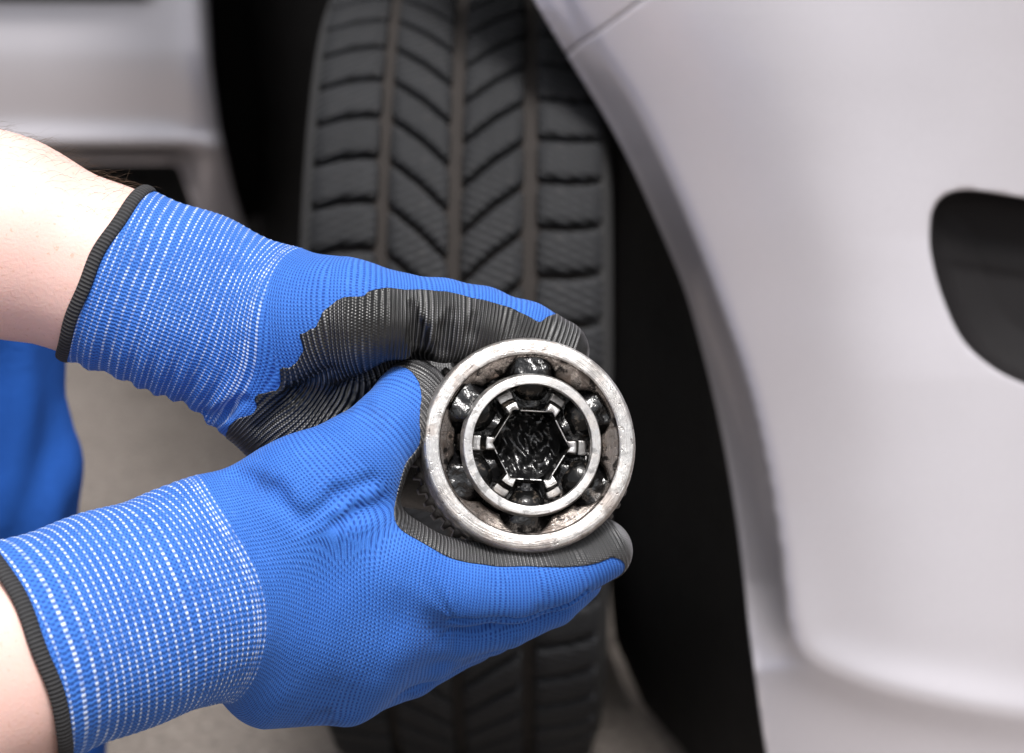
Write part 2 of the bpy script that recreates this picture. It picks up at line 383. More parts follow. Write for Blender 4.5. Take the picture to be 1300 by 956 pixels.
    def mesh(s, h):
        lo = np.min([np.minimum(q.a-q.ra, q.b-q.rb) for q in s.p], 0)-0.012
        hi = np.max([np.maximum(q.a+q.ra, q.b+q.rb) for q in s.p], 0)+0.012
        C = 4; H2 = h*C
        nc = np.ceil((hi-lo)/H2).astype(int)
        g = np.stack(np.meshgrid(*[lo[i]+(np.arange(nc[i])+0.5)*H2-0.5*h for i in range(3)], indexing='ij'), -1).reshape(-1, 3)
        dc = s.sdf(g)
        f = np.repeat(np.repeat(np.repeat(dc.reshape(nc), C, 0), C, 1), C, 2)
        near = np.abs(f) < H2*2.6
        idx = np.argwhere(near); f[near] = s.sdf(lo+idx*h)
        nx, ny, nz = f.shape; neg = f < 0
        acc = np.zeros((nx-1, ny-1, nz-1, 3), np.float32); cnt = np.zeros((nx-1, ny-1, nz-1), np.float32)
        sl_ = lambda o: tuple(slice(o[i], f.shape[i]-1+o[i]) for i in range(3))
        cr = [(a, b) for a in np.ndindex(2, 2, 2) for b in np.ndindex(2, 2, 2) if sum(b)-sum(a) == 1 and all(y >= x for x, y in zip(a, b))]
        for a, b in cr:
            fa, fb = f[sl_(a)], f[sl_(b)]; k = (fa < 0) != (fb < 0)
            t = fa[k]/(fa[k]-fb[k])
            acc[k] += np.array(a)+t[:, None]*(np.array(b)-np.array(a)); cnt[k] += 1
        act = cnt > 0; vid = np.full(act.shape, -1); vid[act] = np.arange(act.sum())
        V = lo+(np.argwhere(act)+acc[act]/cnt[act][:, None])*h
        Q = []
        for ax in range(3):
            o = [0, 0, 0]; o[ax] = 1; b, c = [(1, 2), (2, 0), (0, 1)][ax]
            n0 = neg[tuple(slice(0, f.shape[i]-(1 if i == ax else 0)) for i in range(3))]
            n1 = neg[tuple(slice(o[i], f.shape[i]) for i in range(3))]
            e = np.argwhere(n0 != n1); sg = n0[tuple(e.T)]
            ok = (e[:, b] > 0) & (e[:, c] > 0) & (e[:, b] < f.shape[b]-1) & (e[:, c] < f.shape[c]-1); e, sg = e[ok], sg[ok]
            def at(db, dc_):
                k = e.copy(); k[:, b] += db; k[:, c] += dc_; return vid[tuple(k.T)]
            q = np.stack([at(-1, -1), at(0, -1), at(0, 0), at(-1, 0)], 1)
            Q.append(np.where(sg[:, None], q, q[:, ::-1]))
        Q = np.concatenate(Q)
        for _ in range(2):
            d = s.sdf(V); gr = np.stack([s.sdf(V+np.eye(3)[i]*3e-4)-d for i in range(3)], 1)/3e-4
            V = V-(d/np.maximum((gr**2).sum(1), 0.2))[:, None]*gr*0.95
        nrm = s.grad(V); nrm /= np.linalg.norm(nrm, axis=1)[:, None]+1e-9
        # (camera space is left-handed here: right, up, away) -> flip so normals point out in the world
        Q = Q[:, ::-1]
        return V, Q, nrm
def tri(Q): return np.concatenate([Q[:, [0, 1, 2]], Q[:, [0, 2, 3]]])
def topx(c): return np.stack([650+c[:, 0]/c[:, 2]*F, 478-c[:, 1]/c[:, 2]*F], 1)
def lump(V, f, seed=0):
    r = np.random.default_rng(seed); o = np.zeros(len(V))
    for i in range(7):
        k = r.normal(size=3); k /= np.linalg.norm(k); o += np.sin(V@k*f*r.uniform(0.6, 1.6)+r.uniform(0, 6.28))
    return o/4.0

# ================================================================== ground
G = 120.0
g_o = mesh_obj('ground', [(-G, -G, 0), (G, -G, 0), (G, G, 0), (-G, G, 0)], [(0, 1, 2, 3)], M['ground'], smooth=False); g_o['kind'] = 'structure'

# ================================================================== car
car_base = P(900, 900, 1.9); car_base[2] = 0
car = thing('car', car_base, 'silver car with dark tyre, front bumper and empty black fog lamp recess', 'car')
XE = catmull([(560, -330), (600, -180), (640, -75), (680, 0), (725, 75), (768, 145), (803, 210), (840, 292), (872, 370), (895, 450), (912, 520), (926, 590), (937, 660), (946, 730), (953, 800), (962, 870), (972, 940), (985, 1010)], 6)
def xedge(y): return np.interp(y, XE[:, 1], XE[:, 0])
RID = catmull([(600, -330), (655, -140), (715, 0), (760, 70), (785, 105), (812, 150), (860, 251), (900, 351), (946, 479), (973, 589), (991, 694), (1003, 790), (1022, 835), (1080, 866), (1160, 890), (1300, 915), (1500, 935), (1750, 945)], 6)
def surf_depth(x, y):
    s = x-xedge(y)
    D = 1.385-0.085*(1-np.exp(-np.maximum(s, 0)/300.0))
    D = D+0.10*(np.maximum(x-1220, 0)/500.0)**2
    # upright body side: nearer towards the top
    D = D+(y-450)*0.00004
    # soft second crease down the corner
    xc = np.interp(y, [-300, 0, 150, 300, 480, 800, 1000], [960, 1010, 1050, 1088, 1125, 1150, 1160])
    a = (x-xc)/34.0
    D = D+0.0042*np.log1p(np.exp(np.clip(a, -30, 30)))*np.clip((y+200)/500, 0.25, 1)
    # the flare just above the lower lip
    d, side = seg_dist(np.stack([x.ravel(), y.ravel()], 1), RID); d = d.reshape(x.shape); out = (side > 0).reshape(x.shape)
    low = np.clip((y-640)/220, 0, 1)
    D = D-0.0035*np.exp(-(d/40.0)**2)*np.where(out, 0, 1)*low-0.0035*np.where(out, 1, 0)*low
    wdt = np.clip((y+10)/420, 0.05, 1.0)*np.where(y > 740, np.clip(1-(y-740)/150, 0.28, 1), 1)
    dr = 0.048*wdt*(1-np.exp(-d/(34.0)))
    D = D+np.where(out, dr, 0)+0.0012*np.exp(-(d/9.0)**2)
    return D
gx, gy = np.meshgrid(np.arange(540, 1760, 6.0), np.arange(-330, 1012, 6.0))
gV = np.stack([gx.ravel(), gy.ravel(), surf_depth(gx, gy).ravel()], 1)
gT = tri(np.array(grid_faces(gx.shape[0], gx.shape[1])))
FOG = catmull([(1180, 295), (1184, 266), (1200, 247), (1232, 241), (1300, 251), (1400, 268), (1490, 305), (1530, 380), (1500, 470), (1430, 512), (1360, 508), (1300, 488), (1255, 464), (1219, 428), (1194, 372), (1182, 325)], 5, True)
SEAM = catmull([(722, 66), (735, 55), (752, 44), (775, 28), (800, 10), (830, -10), (880, -38), (960, -60), (1100, -75), (1300, -80), (1800, -90)], 5)
def seam_sd(xy):
    ext = np.concatenate([[(560, 190)], SEAM])
    d, sd = seg_dist(xy, ext); return d*sd
def panel(name, V, T, sfun, parent, mat, depth=0.012, extra=()):
    a = {}
    for fn in (sfun, *extra): V, T, a, be = clip(V, T, fn(V), {})
    # rolled-in edge all round
    ed = {}
    for t in T:
        for i in range(3):
            k = (min(t[i], t[(i+1) % 3]), max(t[i], t[(i+1) % 3])); ed.setdefault(k, []).append((t[i], t[(i+1) % 3]))
    bnd = [v[0] for v in ed.values() if len(v) == 1]
    ids = sorted({i for e in bnd for i in e}); cen = {i: np.zeros(2) for i in ids}
    for (i, j) in bnd:                     # outward direction in the picture plane
        e = V[j, :2]-V[i, :2]; nn = np.array([e[1], -e[0]])/(np.hypot(*e)+1e-9); cen[i] += nn; cen[j] += nn
    tri_c = {}
    rings = []; base = {i: i for i in ids}; VV = [V]; nv = len(V); TT = [T]
    sign = 1.0
    # find whether outward or inward
    i0, j0 = bnd[0]; tt = T[np.any(T == i0, 1) & np.any(T == j0, 1)][0]; k0 = [k for k in tt if k not in (i0, j0)][0]
    e = V[j0, :2]-V[i0, :2]; nn = np.array([e[1], -e[0]])
    if nn@(V[k0, :2]-V[i0, :2]) > 0: sign = -1.0
    prev = base
    for (o, dz) in ((1.2, 0.0006), (2.0, 0.002), (2.2, 0.005), (1.6, depth)):
        new = np.array([[*(V[i, :2]+sign*cen[i]/(np.hypot(*cen[i])+1e-9)*o), V[i, 2]+dz] for i in ids]); cur = {i: nv+q for q, i in enumerate(ids)}
        VV.append(new); nv += len(new)
        TT.append(np.array([t for (i, j) in bnd for t in ((prev[j], prev[i], cur[i]), (prev[j], cur[i], cur[j]))]))
        prev = cur
    V = np.concatenate(VV); T = np.concatenate(TT)
    return mesh_obj(name, P(V[:, 0], V[:, 1], V[:, 2]), T, mat, parent)
def fogsd(xy):
    d, _ = seg_dist(xy, FOG, True); return np.where(inside_poly(xy, FOG), -d, d)
arch = lambda V: V[:, 0]-xedge(V[:, 1])
bumper = panel('front_bumper', gV, gT, lambda V: seam_sd(V[:, :2])-2.8, car, M['paint'], 0.03, (arch, lambda V: fogsd(V[:, :2])-1.5))
fender = panel('fender', gV, gT, lambda V: -seam_sd(V[:, :2])-2.4, car, M['paint'], 0.03, (arch,))
# dark plate behind the seam
sx = SEAM[:-1]; zz_ = surf_depth(sx[:, 0], sx[:, 1])+0.02
mesh_obj('seam_backing', np.concatenate([P(sx[:, 0]-4, sx[:, 1]-14, zz_), P(sx[:, 0]+4, sx[:, 1]+14, zz_)]), grid_faces(2, len(sx)), M['liner'], car)
# fog lamp recess
fx, fy = np.meshgrid(np.arange(1168, 1548, 4.0), np.arange(230, 526, 4.0))
fs = fogsd(np.stack([fx.ravel(), fy.ravel()], 1)).reshape(fx.shape); ins = np.maximum(-fs, 0)
yl = 336+(fx-1235)*0.16
shelf = 1/(1+np.exp(-(fy-yl)/3.0))
fD = surf_depth(fx, fy)+0.004+0.016*(1-np.exp(-ins/7.0))+0.010*np.clip(ins/60, 0, 1)+shelf*0.002*np.clip((ins-6)/16, 0, 1)+0.0003*np.exp(-((fy-yl-1)/5.0)**2)*-1*np.clip((ins-6)/16, 0, 1)
fV = np.stack([fx.ravel(), fy.ravel(), fD.ravel()], 1); fT = tri(np.array(grid_faces(*fx.shape)))
cV, cT, _, _ = clip(fV, fT, -fogsd(fV[:, :2])+2.0, {})
fog = mesh_obj('fog_lamp_recess', P(cV[:, 0], cV[:, 1], cV[:, 2]), cT, M['plastic'], car); fog['label'] = 'black grained plastic fog lamp recess'

# side panel and sill behind the wheel
px_, py_ = np.meshgrid(np.arange(-520, 330, 10.0), np.arange(-330, 312, 6.0))
def side_depth(x, y):
    D = 2.62-0.0005*(x-250)
    D = D-(250-y)*0.00008                                   # upright
    inn = np.clip((y-60)/110, 0, 1); D = D+0.030*inn**1.6   # tucks in towards the sill
    led = 1/(1+np.exp(-(y-166)/7.0)); D = D-0.018*led*(0.2+0.8/(1+np.exp((x-232)/9.0)))   # sill ledge
    und = np.clip((y-182)/22, 0, 1); D = D+0.22*und*1/(1+np.exp((x-236)/8.0))
    D = D+np.maximum(y-186, 0)*0.0013/(1+np.exp(-(x-236)/8.0))
    lx = np.interp(y, [-330, 0, 80, 160, 240, 300], [258, 262, 266, 276, 294, 312])
    lip = np.clip((x-(lx-48))/48, 0, 1.5); D = D+0.022*lip**2
    return D
sV = np.stack([px_.ravel(), py_.ravel(), side_depth(px_, py_).ravel()], 1); sT = tri(np.array(grid_faces(*px_.shape)))
lipx = lambda y: np.interp(y, [-330, 0, 80, 160, 240, 300], [258, 262, 266, 276, 294, 312])
sill_bottom = lambda V: np.where(V[:, 0] < 228, 206-V[:, 1], np.interp(V[:, 0], [228, 256, 300], [206, 285, 300])-V[:, 1])
panel('side_panel', sV, sT, lambda V: lipx(V[:, 1])-V[:, 0], car, M['paint'], 0.05, (sill_bottom,))
# dark rubbing strip along the door
qx = np.arange(-520, 200, 20.0)
def strip(y): return P(qx, y+0*qx, side_depth(qx, y+0*qx)-0.012)
st2 = np.concatenate([strip(-30), strip(-26)+np.array([0, -0.01, 0]), strip(-3)+np.array([0, -0.01, 0]), strip(1)])
mesh_obj('rubbing_strip', st2, grid_faces(4, len(qx)), M['plastic'], car)

# wing over the wheel (above the picture), closing the arch and shading the tyre
wp = [P(545, -330, 1.40), np.array([-0.13, 1.50, 0.86]), np.array([-0.24, 1.75, 0.88]), np.array([-0.34, 2.1, 0.87]), P(262, -330, 2.66)]
wp = catmull([tuple(w_) for w_ in wp], 8)
wr = [wp, wp+np.array([0.0, -0.006, 0.012]), wp+np.array([0.012, 0, 0.10]), wp+np.array([0.06, 0.05, 0.17]), wp+np.array([0.9, 0.35, 0.22])]
mesh_obj('wing', np.concatenate(wr), grid_faces(5, len(wp)), M['paint'], car)
# wheel arch liner: a dark hood over the wheel, closed behind
def hood(prof, depths, name, mat):
    pts = []
    for d in depths: pts.append(P(prof[:, 0], prof[:, 1], d+0*prof[:, 0]))
    V = np.concatenate(pts); return mesh_obj(name, V, grid_faces(len(depths), len(prof)), mat, car)
arcw = P(0, 0, 1)
# built in world units: arch rib swept across the car
tc = P(596, 462, 1.345+0.335)                     # axle centre
aR = 0.41
ang = np.radians(np.linspace(-38, 205, 44))
rows = []
for dx, k in ((-0.30, 1.0), (-0.1, 1.02), (0.15, 1.02), (0.42, 1.0)):
    rows.append(np.stack([tc[0]+0.16+dx+0*ang, tc[1]+0.10+np.cos(ang)*aR*k*1.35, tc[2]+0.03+np.sin(ang)*aR*k], 1))
# inner wall of the well
back = np.array([(-0.62, 2.95), (0.75, 2.95)])
wv = [(-0.62, 3.0, 0.19), (0.95, 2.75, 0.17), (0.95, 2.75, 0.86), (-0.62, 3.0, 0.86), (0.95, 1.45, 0.24), (0.95, 1.45, 0.86)]
mesh_obj('wheel_well_wall', wv, [(0, 1, 2, 3), (1, 4, 5, 2)], M['liner'], car, smooth=False)
mesh_obj('wheel_well_roof', [(-0.42, 2.15, 0.86), (-0.62, 3.0, 0.86), (0.95, 2.75, 0.86), (0.95, 1.40, 0.86), (0.12, 1.55, 0.80), (-0.05, 1.62, 0.84)], [(0, 1, 2, 3, 4, 5)], M['liner'], car, smooth=False)
# rear inner flank of the arch, from the side panel inwards
lyy = np.array([-330, -150, 0, 80, 160, 240, 285.0])
A_ = P(lipx(lyy)-6, lyy, side_depth(lipx(lyy)-6, lyy)+0.02); B_ = A_+np.array([0.16, 0.30, 0]); C_ = A_+np.array([0.40, 0.5, 0])
mesh_obj('arch_liner', np.concatenate([A_, B_, C_]), grid_faces(3, len(lyy)), M['liner'], car)
# front flank: from the bumper's wheel-arch edge inwards and round behind the wheel; pulled forward and down so its black stands in for shaded ground
lyy = np.arange(-300, 1010, 50.0)
A_ = P(xedge(lyy)+8, lyy, surf_depth(xedge(lyy)+8, lyy)+0.025)
zl = np.linspace(1.05, 0.02, len(lyy)); rows_ = [A_]
for X_, Y_ in ((0.150, 1.43), (0.115, 1.52), (0.095, 1.64), (0.095, 1.95), (0.05, 2.20), (-0.12, 2.40), (-0.36, 2.74)):
    rows_.append(np.stack([X_+0*zl, Y_+0*zl, zl], 1))
mesh_obj('arch_liner', np.concatenate(rows_), grid_faces(len(rows_), len(lyy)), M['liner'], car)
# underbody tray
mesh_obj('underbody', [(-0.75, 3.05, 0.21), (-3.0, 3.1, 0.21), (-3.0, 5.0, 0.21), (0.95, 4.4, 0.21), (0.95, 1.55, 0.21), (0.45, 1.5, 0.21), (0.42, 2.7, 0.19)], [(0, 1, 2, 3, 4, 5, 6)], M['under'], car, smooth=False)
def bar(name, p, q, r0, r1, mat, parent, n=10, flat=1.0):
    p, q = Vector(p), Vector(q); ax = (q-p).normalized(); e1 = ax.orthogonal().normalized(); e2 = ax.cross(e1)
    V = []
    for t, k in ((0, 0.6), (0.015, 1), (0.5, 0.9), (0.985, 1), (1, 0.6)):
        c = p.lerp(q, t); r = (r0+(r1-r0)*t)*k
        V += [c+e1*math.cos(a)*r+e2*math.sin(a)*r*flat for a in [2*math.pi*i/n for i in range(n)]]
    Fc = grid_faces(5, n, True)+[tuple(range(n))[::-1], tuple(range(4*n, 5*n))]
    return mesh_obj(name, [tuple(v) for v in V], Fc, mat, parent)

# tyre: carcass turned about its axle, tread blocks one by one
tyre_R = 0.335
def crown(w): return tyre_R-0.0085-0.0105*(np.abs(w)/0.1)**2.6
prof = [(-0.060, 0.215), (-0.082, 0.225), (-0.104, 0.255), (-0.1105, 0.282), (-0.109, 0.302), (-0.105, 0.312)]
ws = np.linspace(-0.101, 0.101, 23)
pr = prof+[(w, float(crown(w))) for w in ws]+[(-w, r) for (w, r) in prof[::-1]]
NS = 128
tv = [(w, -r*math.cos(a), r*math.sin(a)) for (w, r) in pr for a in [2*math.pi*i/NS for i in range(NS)]]
tyre = mesh_obj('tyre', tv, [f[::-1] for f in grid_faces(len(pr), NS, True)], [M['rubber'], M['groove']], car, world=False)
tyre['label'] = 'dark tyre with dusty grooves and V-shaped tread'
for p_ in tyre.data.polygons:
    r_ = np.mean([abs(tyre.data.vertices[i].co.x) for i in p_.vertices]); p_.material_index = 1 if r_ < 0.088 else 0
tyre.matrix_parent_inverse = wmat(car).inverted(); tyre.location = tuple(tc); tyre.rotation_euler = (0, 0, math.radians(-0.8))
NB = 60; arc = 2*math.pi/NB
def block(outline, name):
    """outline in (w, along) metres, rounded; a proud block on the crown"""
    o = np.array(outline); c = o.mean(0)
    # round the corners
    m = len(o); rp = []
    for i in range(m):
        a, b, d = o[i-1], o[i], o[(i+1) % m]
        e1 = (a-b)/np.linalg.norm(a-b); e2 = (d-b)/np.linalg.norm(d-b); r = 0.0042
        p0, p2 = b+e1*min(r, np.linalg.norm(a-b)*0.4), b+e2*min(r, np.linalg.norm(d-b)*0.4)
        for t in (0, 0.5, 1): rp.append((1-t)**2*p0+2*t*(1-t)*b+t*t*p2)
    rp = np.array(rp); n_ = len(rp); V = []
    def put(q, h):
        for w, l in q:
            r = crown(np.array(w))+h; t = l/tyre_R
            V.append((w, -r*math.cos(t), r*math.sin(t)))
    put(c+(rp-c)*1.03, -0.002); put(rp, 0.0065); put(c+(rp-c)*0.965, 0.0082); put(c+(rp-c)*0.55, 0.0086); put([c], 0.0087)
    Fc = grid_faces(4, n_, True)+[(3*n_+i, 3*n_+(i+1) % n_, 4*n_) for i in range(n_)]
    me = bpy.data.meshes.new(name); me.from_pydata(V, [], [f[::-1] for f in Fc]); me.update()
    me.polygons.foreach_set('use_smooth', [True]*len(me.polygons)); me.materials.append(M['block']); return me
L = tyre_R*arc; gp = 0.0056; hl = (L-gp)/2
def skew(w0, w1, s0, s1, bow=0.0, gap=0.0):
    return [(w0, -hl+s0+gap), (0.5*(w0+w1), -hl+0.5*(s0+s1)+bow), (w1, -hl+s1), (w1, hl+s1), (0.5*(w0+w1), hl+0.5*(s0+s1)+bow), (w0, hl+s0-gap)]
cols = [(block(skew(-0.100, -0.0535, -0.002, 0.001, 0.0025), 'tread_block_outer'), 0.20),
        (block(skew(-0.0455, -0.0045, 0.0195, -0.0195, 0.002), 'tread_block_centre'), 0.55),
        (block(skew(0.0050, 0.0470, -0.0190, 0.0180, 0.002), 'tread_block_centre'), 0.05),
        (block(skew(0.0570, 0.1015, -0.001, 0.003, -0.002), 'tread_block_outer'), 0.72)]
for me, ph in cols:
    for i in range(NB):
        b = bpy.data.objects.new('tread_block', me); COL.objects.link(b); b.parent = tyre
        # rotation about the axle (local x); the face that looks at the camera is -Y
        b.rotation_euler = (-(i+ph)*arc, 0, 0)
# alloy wheel in the tyre
rp = [(-0.085, 0.220), (-0.088, 0.212), (-0.080, 0.206), (-0.02, 0.198), (0.06, 0.20), (0.088, 0.22)]
rv = [(w, -r*math.cos(a), r*math.sin(a)) for (w, r) in rp for a in [2*math.pi*i/64 for i in range(64)]]
whl = mesh_obj('wheel_rim', rv, grid_faces(len(rp), 64, True), M['alloy'], car, world=False)
whl.matrix_parent_inverse = wmat(car).inverted(); whl.location = tyre.location; whl.rotation_euler = tyre.rotation_euler
sv = [(-0.075, -0.024, 0.03), (-0.075, 0.024, 0.03), (-0.070, 0.017, 0.203), (-0.070, -0.017, 0.203), (-0.05, -0.030, 0.03), (-0.05, 0.030, 0.03), (-0.045, 0.022, 0.203), (-0.045, -0.022, 0.203)]
spm = bpy.data.meshes.new('spoke'); spm.from_pydata(sv, [], [(0, 1, 2, 3), (7, 6, 5, 4), (0, 4, 5, 1), (1, 5, 6, 2), (2, 6, 7, 3), (3, 7, 4, 0)]); spm.materials.append(M['alloy'])
for i in range(5):
    b = bpy.data.objects.new('spoke', spm); COL.objects.link(b); b.parent = whl; b.rotation_euler = (2*math.pi*i/5, 0, 0)
hv = [(w, -r*math.cos(a), r*math.sin(a)) for (w, r) in ((-0.082, 0.0), (-0.082, 0.03), (-0.076, 0.042), (0.02, 0.05)) for a in [2*math.pi*i/24 for i in range(24)]]
mesh_obj('hub', hv, grid_faces(4, 24, True), M['alloy'], whl, world=False)

# ================================================================== drive-shaft joint
jc = Vector(P(673, 563.5, D0))
view = (Vector((0, 0, H))-jc).normalized()
axis = (view+dirw(0.135, 0.095, 0)).normalized()      # joint axis, towards the camera
jx = dirw(1, 0, 0); jx = (jx-axis*jx.dot(axis)).normalized(); jy = axis.cross(jx)
joint = thing('drive_shaft_joint', tuple(jc+axis*-0.085), 'greasy steel constant velocity joint with worn bright rim held in both gloves', 'car part')
def JW(x, y, z): return jc+jx*x+jy*y+axis*z
mm = 0.000965
NT_ = 360
th = np.radians(np.arange(NT_)*360.0/NT_)
BA = np.radians(28+60*np.arange(6))
def dth(t): return (t-BA[0]+math.pi/6) % (math.pi/3)-math.pi/6      # angle from the nearest ball
def lathe_th(rows, name, mat, parent, frame=None, closed=False, n=NT_, tt=None):
    """rows: list of (r array or float, z array or float) in mm"""
    tt = th if tt is None else tt; V = []; at = dict(jc=[], js=[], jr=[], jz=[])
    for r, z in rows:
        r = np.broadcast_to(r, tt.shape); z = np.broadcast_to(z, tt.shape)
        for a, rr, zq in zip(tt, r, z):
            at['jc'].append(math.cos(a)); at['js'].append(math.sin(a)); at['jr'].append(rr); at['jz'].append(zq)
            p = Vector((rr*math.cos(a)*mm, rr*math.sin(a)*mm, zq*mm))
            if frame is not None: p = frame @ p
            V.append(JW(*p)[:])
    return mesh_obj(name, V, grid_faces(len(rows), len(tt), True), mat, parent, at)
def jit(seed, amp, n=NT_, octs=(3, 7, 13, 29, 53)):
    r = np.random.default_rng(seed); o = 0
    for k in octs: o = o+r.normal()*np.cos(k*th+r.uniform(0, 6.28))/k**0.45
    return amp*o/1.6
Rb, rt = 27.2, 11.6
def track_out(t):
    d = dth(t); q = rt**2-(Rb*np.sin(d))**2
    return np.where(q > 0, Rb*np.cos(d)+np.sqrt(np.maximum(q, 0)), 0)
tr = track_out(th)
def inner(z):
    land = 38.5 if z > -1.9 else 38.2+(z+2.0)*1.25 if z > -6.4 else math.sqrt(max(32.6**2-((z+14)*0.8)**2, 1))
    m_ = np.maximum(land, np.where(tr > 0, np.minimum(tr, 37.7), 0))
    return m_
rows = [(45.6+jit(1, 0.08), -34.0), (45.8+jit(2, 0.08), -14.0), (46.2+jit(3, 0.08), -9), (46.3+jit(4, 0.10), -4.2), (45.9+jit(5, 0.10), -2.2), (45.5+jit(6, 0.12), -1.0), (44.7+jit(7, 0.12), -0.25+jit(8, 0.05)),
        (44.3+jit(7, 0.12), 0.0+jit(8, 0.05)), (41.6+jit(9, 0.06), 0.05+jit(10, 0.06)), (39.7+jit(11, 0.10), 0.0), (39.4+jit(11, 0.10), -0.06), (38.9+jit(12, 0.10), -0.6)]
outer = lathe_th(rows, 'outer_race', M['rimsteel'], joint)
rows = [(38.9+jit(12, 0.10), -0.6)]
for z in (-1.2, -1.85, -2.0, -3, -4, -5.0, -6.3, -7, -9, -12, -16, -22, -28): rows.append((np.minimum(inner(z)+jit(13, 0.05), 38.5), z))
rows += [(20.0, -31.0), (0.5, -31.5)]
lathe_th(rows, 'ball_tracks', M['racesteel'], outer)
# bell behind the rim, stub with splines
rows = [(45.6, -33.8), (44.5, -36), (44, -44), (40, -52), (31, -58), (20, -62), (16, -64), (15, -70)]
lathe_th(rows, 'bell', M['darksteel'], joint, n=96)
spl = 13+0.8*np.sign(np.cos(24*th))
lathe_th([(15, -69.8), (spl, -70.5), (spl, -86), (12, -87.5), (0.2, -87.6)], 'splined_stub', M['darksteel'], joint)
tooth = np.cos(48*th) > -0.1
rows = [(45.7, -22.0), (np.where(tooth, 49.2, 46.8), -22.3), (np.where(tooth, 49.6, 46.8), -24.0), (np.where(tooth, 49.6, 46.8), -31), (np.where(tooth, 49.2, 46.8), -32.4), (45.7, -32.7)]
lathe_th(rows, 'toothed_ring', mat_simple('toothed_ring_steel', (0.10, 0.09, 0.085), 0.4, 0.7, 300, 0.3), joint)
# cage, balls and inner race sit slightly tilted in the bell
ctr = Vector((0.4*mm, 0.4*mm, -12.5*mm))
tilt = Matrix.Translation(ctr) @ Matrix.Rotation(math.radians(5.0), 4, Vector((0.75, 0.65, 0))) 
def cage_r(z, R): return math.sqrt(max(R*R-z*z, 1))
cz = [12.6, 12.2, 10.5, 8.6]
ro, ri = 31.6, 27.0
crows = [(26.0, 8.6), (26.0, 12.3), (26.05, 12.5), (26.22, 12.72), (26.4, 12.76), (29.5, 12.76), (29.68, 12.72), (29.85, 12.5), (29.95, 12.1), (30.9, 8.6), (30.8, 8.3), (26.2, 8.3), (26.0, 8.6)]
cage = lathe_th(crows, 'cage', M['cagesteel'], joint, frame=tilt)
crows = [(26.2, -8.6), (26.0, -12), (29, -12.4), (30.9, -8.6), (26.2, -8.6)]
lathe_th(crows, 'cage_rear_ring', M['darksteel'], cage, frame=tilt)
for k in range(6):                                     # bars between the ball windows
    a0 = BA[k]+math.pi/6; V = []
    for zq in (-8.7, 0, 8.7):
        for (rr, da) in ((26.3, -0.13), (31.2, -0.11), (31.2, 0.11), (26.3, 0.13)):
            V.append(JW(*(tilt @ Vector((rr*math.cos(a0+da)*mm, rr*math.sin(a0+da)*mm, zq*mm))))[:])
    mesh_obj('cage_bar', V, grid_faces(3, 4, True), M['racesteel'], cage)
# balls
bv, bf = [], []
for i in range(25):
    for j in range(36):
        p_, a = math.pi*i/24, 2*math.pi*j/36; bv.append((math.sin(p_)*math.cos(a), math.sin(p_)*math.sin(a), math.cos(p_)))
bv = np.array(bv)*9.2*mm; bf = grid_faces(25, 36, True)
for k in range(6):
    c = tilt @ Vector((Rb*math.cos(BA[k])*mm, Rb*math.sin(BA[k])*mm, 0)); c = JW(*c)
    d = 1+0.018*lump(bv*1.0+k*0.02, 600, k)
    mesh_obj('ball', bv*d[:, None]+np.array(c), bf, M['ball'], joint)
# inner race with six grooves and a splined bore
def smooth01(x): x = np.clip(x, 0, 1); return x*x*(3-2*x)
dd = np.degrees(np.abs(dth(th)))
hexr = 14.6/np.cos(np.radians(dd))
gi = hexr+0.5+11.0*smooth01((dd-20.5)/4.0)
gl = hexr+0.5+11.0*smooth01((dd-19.0)/5.0)
def lim(top, g=gi): return np.maximum(np.minimum(g, top), 14.9)
dip = 3.2*smooth01((23.0-dd)/3.5)                      # the race dips towards the ball grooves
rows = [(hexr-0.3, -9.0), (hexr-0.3, 6.5), (hexr-0.2, 8.4-dip*0.2), (hexr+0.25, 9.3-dip*0.3), (lim(hexr+0.45), 9.6-dip*0.45), (lim(16.9), 9.9-dip*0.8), (lim(19.2), 9.9-dip), (lim(19.7), 9.4-dip), (lim(20.6), 6.6-dip*0.5), (lim(21.6, gl), 5.4), (lim(22.0, gl), 5.2),
        (lim(24.4, gl), 4.8), (lim(24.9, gl), 4.2), (lim(25.2, gl), 2.0), (lim(25.4, gl), -4), (lim(25, gl), -9)]
irace = lathe_th(rows, 'inner_race', [M['cagesteel'], M['ball']], joint, frame=tilt)
for i_, p_ in enumerate(irace.data.polygons):
    rw, cl = divmod(i_, NT_)
    if (dd[cl] < 22.0 and rw >= 3) or rw < 2 or rw in (7, 8) or (rw == 2 and math.sin(cl*0.21)+math.sin(cl*0.083+1) < -0.9): p_.material_index = 1
# grease: lumpy, glossy sheets packed into the gaps
def grease(r0, r1, zfun, amp, seed, nr=26, f=520.0, nt=300):
    V = []
    for i in range(nr):
        r = r0+(r1-r0)*i/(nr-1)
        for a in np.arange(nt)*2*math.pi/nt: V.append((r*math.cos(a)*mm, r*math.sin(a)*mm, zfun(r, a)*mm))
    V = np.array(V); V[:, 2] += (lump(V, f, seed)+0.55*lump(V, f*2.1, seed+9))*amp*mm
    W = [(JW(*(tilt @ Vector(v))))[:] for v in V]
    o = mesh_obj('grease', W, grid_faces(nr, nt, True), M['grease'], joint); return o
def dk(a): return float(dth(np.array(a)))
grease(0.05, 15.2, lambda r, a: -9.0+(r/15)**4*5.0, 2.2, 11, 60, 560)
grease(16.5, 27.0, lambda r, a: 2.2+2.4*math.exp(-(dk(a)/0.22)**2)-1.5*math.exp(-((abs(dk(a))-0.52)/0.12)**2), 0.7, 23, 30, 380)
grease(29.4, 38.0, lambda r, a: -4.5+13.3*math.exp(-(dk(a)/0.35)**4)-((r-30)/8)*1.6, 1.25, 37, 30, 420)

